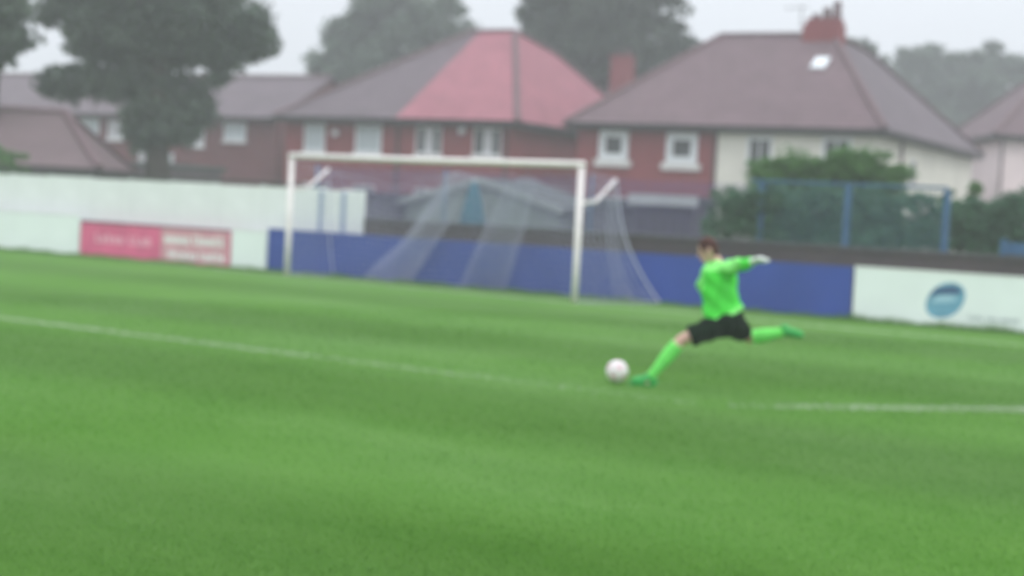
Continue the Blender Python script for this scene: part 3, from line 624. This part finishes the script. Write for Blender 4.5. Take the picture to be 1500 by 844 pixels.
# ------------------------------------------------------------------ trees and bushes
def foliage(name, blobs, n, leaf, m, parent, cl_r=.55, dens=.62, seed=1, hollow=.35):
    r = np.random.default_rng(seed); vol = np.array([b[3] * b[4] * b[5] for b in blobs]) ** .8; nc = max(20, n // 60)
    idx = r.choice(len(blobs), nc, p=vol / vol.sum()); B = np.array(blobs)[idx]
    d = r.normal(size=(nc, 3)); d /= np.linalg.norm(d, axis=1)[:, None]; rad = (hollow + (1 - hollow) * r.random(nc)) ** .6 * (1 + .12 * r.normal(size=nc))
    cc = B[:, :3] + d * rad[:, None] * B[:, 3:6]
    ci = r.integers(0, nc, n); cs = r.uniform(.5, 1.3, nc) * cl_r
    g = r.normal(size=(n, 3)); g /= np.linalg.norm(g, axis=1)[:, None]
    P = cc[ci] + g * (r.random(n) ** .5 * cs[ci])[:, None] * np.array([1.15, 1.15, .75])
    a = r.normal(size=(n, 3)); a /= np.linalg.norm(a, axis=1)[:, None]; b = np.cross(a, r.normal(size=(n, 3))); b /= np.linalg.norm(b, axis=1)[:, None]
    s = leaf * r.uniform(.6, 1.3, n)[:, None]
    V = np.stack([P - a * s, P - b * s * .55, P + a * s, P + b * s * .55], 1).reshape(-1, 3)
    return npmesh(name, V, 4, m, parent)
def tree(name, loc, scale_px, blobs_px, h_px0, n, leaf, m, label, trunk=None, seed=1, depth=.8, cl=.55, cat='tree', hollow=.35, group=None):
    """blobs given as (dx, z, rx, rz) metres in the tree's own frame, which is turned to face the pitch"""
    r = empty(name, loc, HEAD, label, cat, group)
    bb = []
    rr = random.Random(seed)
    for (x, z, rx, rz) in blobs_px:
        ry = max(rx, rz) * depth * .8; bb.append((x, rr.uniform(-.3, .3) * ry, z, rx, ry, rz))
    if trunk:
        tr, tz = trunk; t = MB(); t.tube([(0, 0, -.1), (.05, 0, tz * .35), (-.05, .1, tz * .7), (.05, 0, tz)], [tr * 1.25, tr, tr * .85, tr * .6], 12); t.build('trunk', M_bark, r, True)
        for (x, y, z, rx, ry, rz) in bb:
            if z > tz * .8: MB().tube([(0, 0, tz * .8), (x * .45, y * .5, lerp(tz * .8, z, .55)), (x, y, z)], [tr * .45, tr * .28, tr * .08], 7).build('limb', M_bark, r, True)
    foliage('crown', bb, n, leaf, m, r, cl, seed=seed, hollow=hollow)
    return r
def pxb(L, px0, hor, s, zc=1.70):
    """blob sizes measured in the photograph (a scale bar, s pixels to the metre) turned to metres"""
    return [((x - px0) / s, zc + (hor - y) / s, rx / s, rz / s) for x, y, rx, rz in L]
tree('broadleaf_tree', (-19.03, 12.36, 0), 41, pxb([(215, 20, 115, 70), (300, 35, 80, 52), (352, 55, 36, 22), (140, 18, 62, 36), (75, 32, 20, 8), (62, 50, 13, 9), (122, 74, 22, 22), (225, 78, 80, 26), (326, 82, 22, 20), (95, 8, 38, 9), (220, -50, 120, 45), (150, 78, 45, 28), (180, 60, 60, 40), (330, 60, 45, 35), (378, 68, 22, 12), (285, 60, 50, 35)], 230, 273, 41) + pxb([(235, 150, 42, 34), (242, 185, 40, 24), (218, 122, 34, 22), (278, 160, 24, 30), (135, 128, 58, 22), (85, 135, 30, 14), (170, 118, 40, 22), (285, 128, 30, 12), (265, 185, 36, 30), (215, 180, 30, 40), (100, 130, 40, 18), (165, 140, 34, 20), (320, 108, 20, 14)], 230, 273, 41),
     0, 60000, .15, M_leafD, 'large dark broadleaf tree with ivy clad trunk behind the white wall on the left', (.42, 7.5), 3, .75, .5)
tree('broadleaf_tree', (-18.21, 5.18, 0), 45, pxb([(-35, 60, 55, 45), (0, 75, 26, 30), (-10, 25, 30, 22), (-40, 0, 40, 40)], -20, 262, 45), 0, 9000, .14, M_leafD, 'dark tree cut off by the left edge of the picture', (.3, 5), 5)
tree('broadleaf_tree', (-43.37, 51.73, 0), 22.6, pxb([(575, 38, 75, 42), (510, 75, 45, 38), (640, 35, 52, 34), (470, 100, 26, 22), (560, 5, 45, 18), (545, 105, 80, 30), (610, 80, 60, 40), (530, 25, 18, 12)], 575, 292, 22.6), 0, 16000, .24, M_leafM, 'hazy tall tree behind the roof of the left brick house', (.5, 8), 8, .8, .8)
tree('broadleaf_tree', (-22.75, 45.01, 0), 27.6, pxb([(870, -5, 100, 50), (855, 45, 85, 45), (940, 50, 62, 42), (795, 10, 38, 36), (1000, 72, 30, 18), (880, 85, 90, 35), (960, 5, 40, 30), (770, 40, 14, 18)], 880, 308, 27.6), 0, 24000, .20, M_leafD, 'dense dark tree between the roofs of the two semi detached houses', (.5, 8), 11, .8, .7)
tree('broadleaf_tree', (-29.34, 106.84, 0), 16.2, pxb([(1350, 100, 40, 22), (1395, 104, 38, 22), (1322, 116, 24, 16), (1370, 130, 70, 35), (1380, 190, 90, 60), (1390, 270, 90, 60)], 1370, 333, 16.2), 0, 26000, .36, M_leafM, 'farther hazy tree with rounded top behind the right roof', (.5, 8), 13, .8, .7)
tree('broadleaf_tree', (-24.04, 108.85, 0), 16.2, pxb([(1452, 102, 32, 22), (1500, 116, 42, 20), (1560, 112, 50, 28), (1480, 135, 90, 35), (1425, 105, 30, 20), (1450, 190, 60, 50), (1470, 270, 90, 60)], 1470, 337, 16.2), 0, 26000, .36, M_leafM, 'hazy tree at the right edge, right of the rounded one', (.5, 8), 17, .8, .7)
tree('broadleaf_tree', (-17.5, 60.0, 0), 24, pxb([(1040, 95, 45, 34), (1000, 110, 40, 30)], 1000, 314, 24), 0, 5000, .24, M_leafD, 'lower treetop peeping over the left slope of the brown roof', (.4, 6), 19, .8, .7)
tree('bush', (-12.99, 2.18, 0), 51, pxb([(5, 232, 30, 15), (-30, 225, 40, 22), (0, 258, 40, 20)], 10, 262, 51), 0, 3500, .06, M_leafB, 'small bright bush over the white wall at the left edge', (.06, 1.4), 23, .8, .2, 'bush', .2)
tree('bush', (7.74, 7.36, 0), 66, pxb([(1155, 254, 42, 24), (1145, 285, 50, 36), (1122, 258, 24, 20), (1185, 258, 26, 20), (1150, 340, 45, 40)], 1155, 322, 66), 0, 20000, .05, M_leafB, 'round topped green bush in front of the left cream window', (.08, 1.6), 29, .7, .2, 'bush', .3)
tree('bush', (9.1, 8.01, 0), 66, pxb([(1240, 248, 44, 26), (1288, 258, 40, 26), (1212, 262, 26, 22), (1265, 290, 60, 40), (1265, 340, 60, 40)], 1260, 327, 66), 0, 26000, .05, M_leafB, 'taller wide green bush in front of the right cream window', (.08, 1.6), 31, .7, .2, 'bush', .3)
tree('bush', (9.45, 5.97, 0), 70, pxb([(1090, 310, 38, 32), (1130, 305, 40, 36), (1200, 312, 55, 38), (1270, 312, 55, 36), (1330, 310, 50, 32), (1365, 330, 34, 30), (1345, 345, 40, 25), (1068, 338, 34, 26), (1160, 345, 60, 25), (1250, 350, 80, 25)], 1220, 325, 70), 0, 36000, .045, M_leafH, 'dark green hedge right behind the blue mesh fence', (.06, 1.0), 37, .5, .2, 'hedge', .35)
tree('bush', (11.92, 8.08, 0), 68, pxb([(1425, 335, 32, 24), (1465, 328, 34, 30), (1500, 314, 40, 34), (1420, 318, 30, 22), (1450, 352, 60, 22)], 1450, 337, 68), 0, 18000, .05, M_leafH, 'dark bush right of the blue fence near the right edge', (.06, 1.0), 41, .7, .2, 'bush', .3)
tree('shrub', (11.0, 9.6, 0), 66, pxb([(1430, 285, 10, 16), (1428, 305, 16, 18), (1395, 302, 16, 16)], 1430, 336, 66), 0, 1500, .05, M_leafB, 'thin upright shrub against the cream side wall', (.04, 1.8), 43, .7, .12, 'shrub', .3)

# ------------------------------------------------------------------ football
ball = empty('football', (14.885, -10.193, .125), .5, 'white football with pinkish red panels on the grass left of the goalkeeper', 'football')
bm = bmesh.new(); bmesh.ops.create_icosphere(bm, subdivisions=1, radius=1)
bmesh.ops.bevel(bm, geom=list(bm.verts), offset=1.0514622 / 3, offset_type='OFFSET', segments=1, affect='VERTICES', profile=.5)
RB = .11
for f in list(bm.faces):
    c = f.calc_center_median(); vs = [v.co.copy() for v in f.verts]; k = len(vs); b2 = MB(); N = 4; V = []; F = []
    # concentric rings from centre to edge, pushed on to the sphere, with the rim tucked in for the seam
    V.append(c.normalized() * RB)
    for j in range(1, N + 1):
        t = j / N * .975
        for i in range(k):
            for s in range(3): 
                e = vs[i].lerp(vs[(i + 1) % k], s / 3); V.append(c.lerp(e, t).normalized() * (RB * (1 if j < N else .982)))
    for s in range(3 * k): V.append(c.lerp(vs[s // 3].lerp(vs[(s // 3 + 1) % k], (s % 3) / 3), .99).normalized() * RB * .93)
    q = 3 * k
    for i in range(q): F.append((0, 1 + i, 1 + (i + 1) % q))
    for j in range(N):
        for i in range(q): a = 1 + j * q + i; b = 1 + j * q + (i + 1) % q; F.append((a, a + q, b + q, b))
    b2.add(V, F); o = b2.build('panel', M_ballr if k == 5 else M_ballw, ball, True)
bm.free()

# ------------------------------------------------------------------ goalkeeper
PA = 0.55188; PO = Vector((15.15, -10.03, 0.0))
person = empty('person', PO, PA, 'goalkeeper in bright green shirt, black shorts and green socks striding left to kick the ball', 'person')
def ell(c, ax, ay, az, ra, rb, n=14):
    return [Vector(c) + Vector(ax) * ra * math.cos(2 * math.pi * k / n) + Vector(ay) * rb * math.sin(2 * math.pi * k / n) for k in range(n)]
def fuse(name, mb, m, voxel, smooth=4, parent=person, fac=.5):
    """overlapping closed lofts melted into one continuous skin"""
    me = mb.mesh(name + '_src', m); o = bpy.data.objects.new(name + '_src', me); COL.objects.link(o)
    r = o.modifiers.new('r', 'REMESH'); r.mode = 'VOXEL'; r.voxel_size = voxel; r.use_smooth_shade = True
    s = o.modifiers.new('s', 'SMOOTH'); s.factor = fac; s.iterations = smooth
    dg = bpy.context.evaluated_depsgraph_get(); nm = bpy.data.meshes.new_from_object(o.evaluated_get(dg)); bpy.data.objects.remove(o)
    nm.name = name; nm.materials.clear()
    for q in (m if isinstance(m, (list, tuple)) else [m]): nm.materials.append(q)
    nm.polygons.foreach_set('material_index', [0] * len(nm.polygons)); nm.polygons.foreach_set('use_smooth', [True] * len(nm.polygons))
    p = bpy.data.objects.new(name, nm); COL.objects.link(p); p.parent = parent; return p
def V3(*a): return Vector(a)
def limb(mb, pts, rs, n=14, ext=True): mb.tube(pts, rs, n)
def ball_(mb, c, rx, ry, rz, n=14, rot=None):
    R = []
    for i in range(1, 10):
        a = math.pi * i / 10; ring = []
        for k in range(n):
            b = 2 * math.pi * k / n; v = V3(rx * math.sin(a) * math.cos(b), ry * math.sin(a) * math.sin(b), rz * math.cos(a))
            if rot: v = rot @ v
            ring.append(V3(*c) + v)
        R.append(ring)
    mb.rings(R)
# joints (x = picture right, y = away, z = up); he faces left
hipL, kneeL, ankL, toeL = V3(.70, -.07, .66), V3(.30, -.06, .475), V3(.015, -.05, .09), V3(-.17, -.06, .04)
hipR, kneeR, ankR, toeR = V3(.80, .13, .64), V3(.98, .38, .50), V3(1.33, .28, .59), V3(1.50, .24, .565)
pel, wai, che, nek = V3(.74, .03, .68), V3(.69, .03, .85), V3(.655, .03, 1.08), V3(.60, .02, 1.26)
shL, elL, wrL = V3(.71, -.13, 1.205), V3(.835, -.31, 1.25), V3(.935, -.45, 1.295)
shR, elR, wrR = V3(.56, .17, 1.19), V3(.49, .36, 1.00), V3(.56, .36, .80)
head = V3(.505, .01, 1.37)
tilt = Matrix.Rotation(math.radians(-28), 3, 'Y')   # chin down, looking at the ball
b = MB()
tilt_t = (nek - pel).normalized()
for (c, ra, rb) in (): pass
R = []
fx = V3(.83, .56, 0)    # across the chest, turned a little to the camera
fy = V3(-.56, .83, 0)
for c, ra, rb in ((V3(.75, .03, .60), .10, .12), (pel, .145, .125), (wai, .135, .115), (V3(.67, .03, .97), .15, .12), (che, .165, .125), (V3(.645, .03, 1.17), .15, .11), (V3(.625, .03, 1.225), .09, .08)):
    R.append(ell(c, fx, fy, None, ra, rb, 18))
b.rings(R)
limb(b, [V3(.63, .03, 1.18), nek, V3(.565, .015, 1.30), V3(.525, .01, 1.35)], [.075, .058, .054, .05])
ball_(b, head, .092, .072, .112, rot=tilt)
b.tube([head + tilt @ V3(-.03, 0, -.05), head + tilt @ V3(-.075, 0, -.085), head + tilt @ V3(-.09, 0, -.10)], [.055, .04, .025], 10)    # jaw and chin
b.tube([head + tilt @ V3(-.07, 0, .025), head + tilt @ V3(-.112, 0, -.018), head + tilt @ V3(-.09, 0, -.03)], [.010, .017, .012], 8)   # nose
for s in (-1, 1): ball_(b, head + tilt @ V3(.012, s * .074, -.008), .022, .010, .032, 8, tilt)                                        # ears
limb(b, [hipL, hipL.lerp(kneeL, .5), kneeL, kneeL.lerp(ankL, .28), kneeL.lerp(ankL, .7), ankL], [.080, .080, .056, .060, .042, .036])
limb(b, [hipR, hipR.lerp(kneeR, .5), kneeR, kneeR.lerp(ankR, .28), kneeR.lerp(ankR, .7), ankR], [.098, .080, .056, .060, .042, .036])
limb(b, [ankL, V3(-.02, -.055, .05), toeL], [.040, .045, .025]); limb(b, [ankR, V3(1.37, .27, .59), toeR], [.040, .045, .025])
for a, e, w in ((shL, elL, wrL), (shR, elR, wrR)): limb(b, [a, a.lerp(e, .5), e, e.lerp(w, .35), w, w + (w - e).normalized() * .04], [.056, .048, .040, .041, .028, .026])
fuse('body', b, M_skin, .009, 3)
# face details
for s in (-1, 1):
    e = MB(); ball_(e, head + tilt @ V3(-.080, s * .030, .008), .010, .012, .009, 8); e.build('eye', mat('eye', (.05, .04, .035), .2), person, True)
mo = MB(); mo.tube([head + tilt @ V3(-.100, -.022, -.056), head + tilt @ V3(-.107, 0, -.054), head + tilt @ V3(-.100, .022, -.056)], [.004, .006, .004], 6); mo.build('mouth', mat('lips', (.35, .12, .11), .5), person, True)
hr = MB(); ball_(hr, head + tilt @ V3(.014, 0, .022), .096, .080, .106, 16, tilt); ball_(hr, head + tilt @ V3(.04, 0, -.02), .062, .070, .085, 12, tilt)
ho = fuse('hair', hr, M_hair, .008, 2)
inv = tilt.inverted()
for v in ho.data.vertices:       # cut the fringe back from the face
    q = inv @ (v.co - head)
    if q.x < -.055 and q.z < .055: q.x = -.055; v.co = head + tilt @ q
    v.co += V3(1, 1, 1) * .003 * math.sin(v.co.x * 260 + v.co.z * 190) 
# shirt: torso with a hem that hangs diagonally, both sleeves
b = MB(); R = []
for c, ra, rb, lean in ((V3(.695, .03, .70), .200, .168, .50), (V3(.69, .03, .76), .198, .166, .42), (V3(.665, .03, .86), .185, .15, .12), (V3(.645, .03, .98), .188, .146, .04), (V3(.635, .03, 1.09), .190, .145, 0), (V3(.64, .03, 1.18), .185, .135, 0), (V3(.635, .03, 1.225), .13, .10, 0), (V3(.61, .025, 1.262), .068, .066, 0)):
    ring = ell(c, fx, fy, None, ra, rb, 24)
    for p_ in ring: p_.z += (p_.x - c.x) * lean
    R.append(ring)
b.rings(R)
limb(b, [shL.lerp(che, .25), shL, shL.lerp(elL, .5), elL, elL.lerp(wrL, .5), elL.lerp(wrL, .86)], [.085, .084, .074, .064, .056, .046])
limb(b, [shR.lerp(che, .25), shR, shR.lerp(elR, .5), elR, elR.lerp(wrR, .5), elR.lerp(wrR, .86)], [.085, .084, .074, .064, .056, .046])
sh = fuse('shirt', b, [M_shirt, M_shirtL], .010, 4)
for v in sh.data.vertices:       # cloth folds
    k = .008 * math.sin(v.co.z * 34 + v.co.x * 26) + .005 * math.sin(v.co.z * 15 - v.co.x * 48 + v.co.y * 20); v.co += v.normal * k
for p_ in sh.data.polygons:      # pale yoke over the shoulders, pale hem band and side panel
    c = p_.center
    if (c.z > 1.165 and c.x < .80) or c.z < .755 + (c.x - .695) * .52 or (c.x < .475 and c.z > .8): p_.material_index = 1
# shorts
b = MB()
R = []
for c, ra, rb in ((V3(.755, .03, .56), .10, .10), (V3(.75, .03, .62), .165, .150), (V3(.735, .03, .70), .178, .158), (V3(.725, .03, .78), .155, .138)): R.append(ell(c, fx, fy, None, ra, rb, 18))
b.rings(R)
limb(b, [V3(.74, -.04, .66), hipL.lerp(kneeL, .3), hipL.lerp(kneeL, .62), hipL.lerp(kneeL, .80)], [.125, .118, .106, .104])
limb(b, [V3(.78, .08, .64), hipR.lerp(kneeR, .3), hipR.lerp(kneeR, .5), hipR.lerp(kneeR, .62)], [.125, .115, .104, .102])
ball_(b, V3(.70, -.07, .665), .125, .12, .11); ball_(b, V3(.72, .0, .70), .16, .17, .10)
so = fuse('shorts', b, M_short, .010, 3)
for v in so.data.vertices: v.co += v.normal * (.006 * math.sin(v.co.x * 40 + v.co.y * 30 + v.co.z * 12))
for kn, an in ((kneeL, ankL), (kneeR, ankR)):
    b = MB(); b.tube([kn.lerp(an, t) for t in (.13, .2, .32, .5, .7, .88, 1.0)], [.062, .069, .073, .068, .055, .047, .045], 18); o = fuse('sock', b, M_sock, .008, 2)
    q = MB(); q.tube([kn.lerp(an, .12), kn.lerp(an, .17)], .0725, 18); q.build('cuff', M_shirtL, o, True)
for an, mid, toe in ((ankL, V3(-.05, -.055, .055), toeL), (ankR, V3(1.39, .265, .585), toeR)):
    d_ = (toe - an).normalized(); hl = V3(.055, 0, -.055) if an is ankL else V3(-.02, .0, .055)
    b = MB(); b.tube([an + V3(.0, 0, .03) if an is ankL else an - V3(.03, 0, 0), an, mid, mid.lerp(toe, .6), toe], [.044, .048, .050, .044, .026], 14)
    ball_(b, an + hl * .7, .045, .036, .036, 12)
    o = fuse('boot', b, M_boot, .006, 2)
    if an is ankL:
        z = MB(); z.add([(.075, -.09, .004), (.075, -.015, .004), (-.06, -.01, .004), (-.19, -.03, .004), (-.20, -.085, .004), (-.06, -.105, .004), (.075, -.09, .022), (.075, -.015, .022), (-.06, -.01, .022), (-.19, -.03, .022), (-.20, -.085, .022), (-.06, -.105, .022)], [(0, 1, 2, 3, 4, 5), (11, 10, 9, 8, 7, 6)] + [(i, (i + 1) % 6, 6 + (i + 1) % 6, 6 + i) for i in range(6)]); z.build('sole', M_boot, o)
# gloves with five fingers
def glove(w, e, up, curl, mirror):
    d_ = (w - e).normalized(); sd_ = d_.cross(up).normalized() * mirror; nr = sd_.cross(d_).normalized() * mirror; b = MB()
    b.rings([ell(w - d_ * .06, sd_, nr, None, .038, .036, 14), ell(w, sd_, nr, None, .036, .032, 14), ell(w + d_ * .03, sd_, nr, None, .046, .028, 14), ell(w + d_ * .07, sd_, nr, None, .054, .026, 14), ell(w + d_ * .105, sd_, nr, None, .050, .022, 14)])
    for i, (o_, L) in enumerate(((-.038, .066), (-.013, .078), (.013, .074), (.037, .058))):
        p0 = w + d_ * .09 + sd_ * o_; p1 = p0 + d_ * L * .45 + sd_ * o_ * .25 - nr * L * .06; p2 = p1 + d_ * L * .35 - nr * L * (curl * .35); p3 = p2 + d_ * L * .20 - nr * L * (curl * .35)
        b.tube([p0, p1, p2, p3], [.015, .0145, .0135, .011], 8)
    p0 = w + d_ * .03 - sd_ * .035; b.tube([p0, p0 - sd_ * .032 + d_ * .022 - nr * .008, p0 - sd_ * .045 + d_ * .055 - nr * .018], [.017, .0155, .012], 8)
    o = fuse('glove', b, M_glove, .0045, 2); q = MB(); q.tube([w - d_ * .055, w - d_ * .03], .040, 14); q.build('wrist_strap', M_shirtL, o, True); return o
glove(wrL, elL, V3(0, .2, 1), .5, 1); glove(wrR, elR, V3(1, 0, .2), .9, -1)

# ------------------------------------------------------------------ damp air
hz = MB().box(-170, 110, -60, 190, -1.2, 30).build('haze', bpy.data.materials.new('haze_air'))
m = hz.data.materials[0]; m.use_nodes = True; t = m.node_tree; t.nodes.clear()
pv = t.nodes.new('ShaderNodeVolumePrincipled'); pv.inputs['Color'].default_value = (.95, .935, .97, 1); pv.inputs['Density'].default_value = .0028; pv.inputs['Anisotropy'].default_value = .1
o = t.nodes.new('ShaderNodeOutputMaterial'); t.links.new(pv.outputs[0], o.inputs['Volume']); tag(hz, 'thin damp haze over the whole ground', 'haze', kind='stuff')
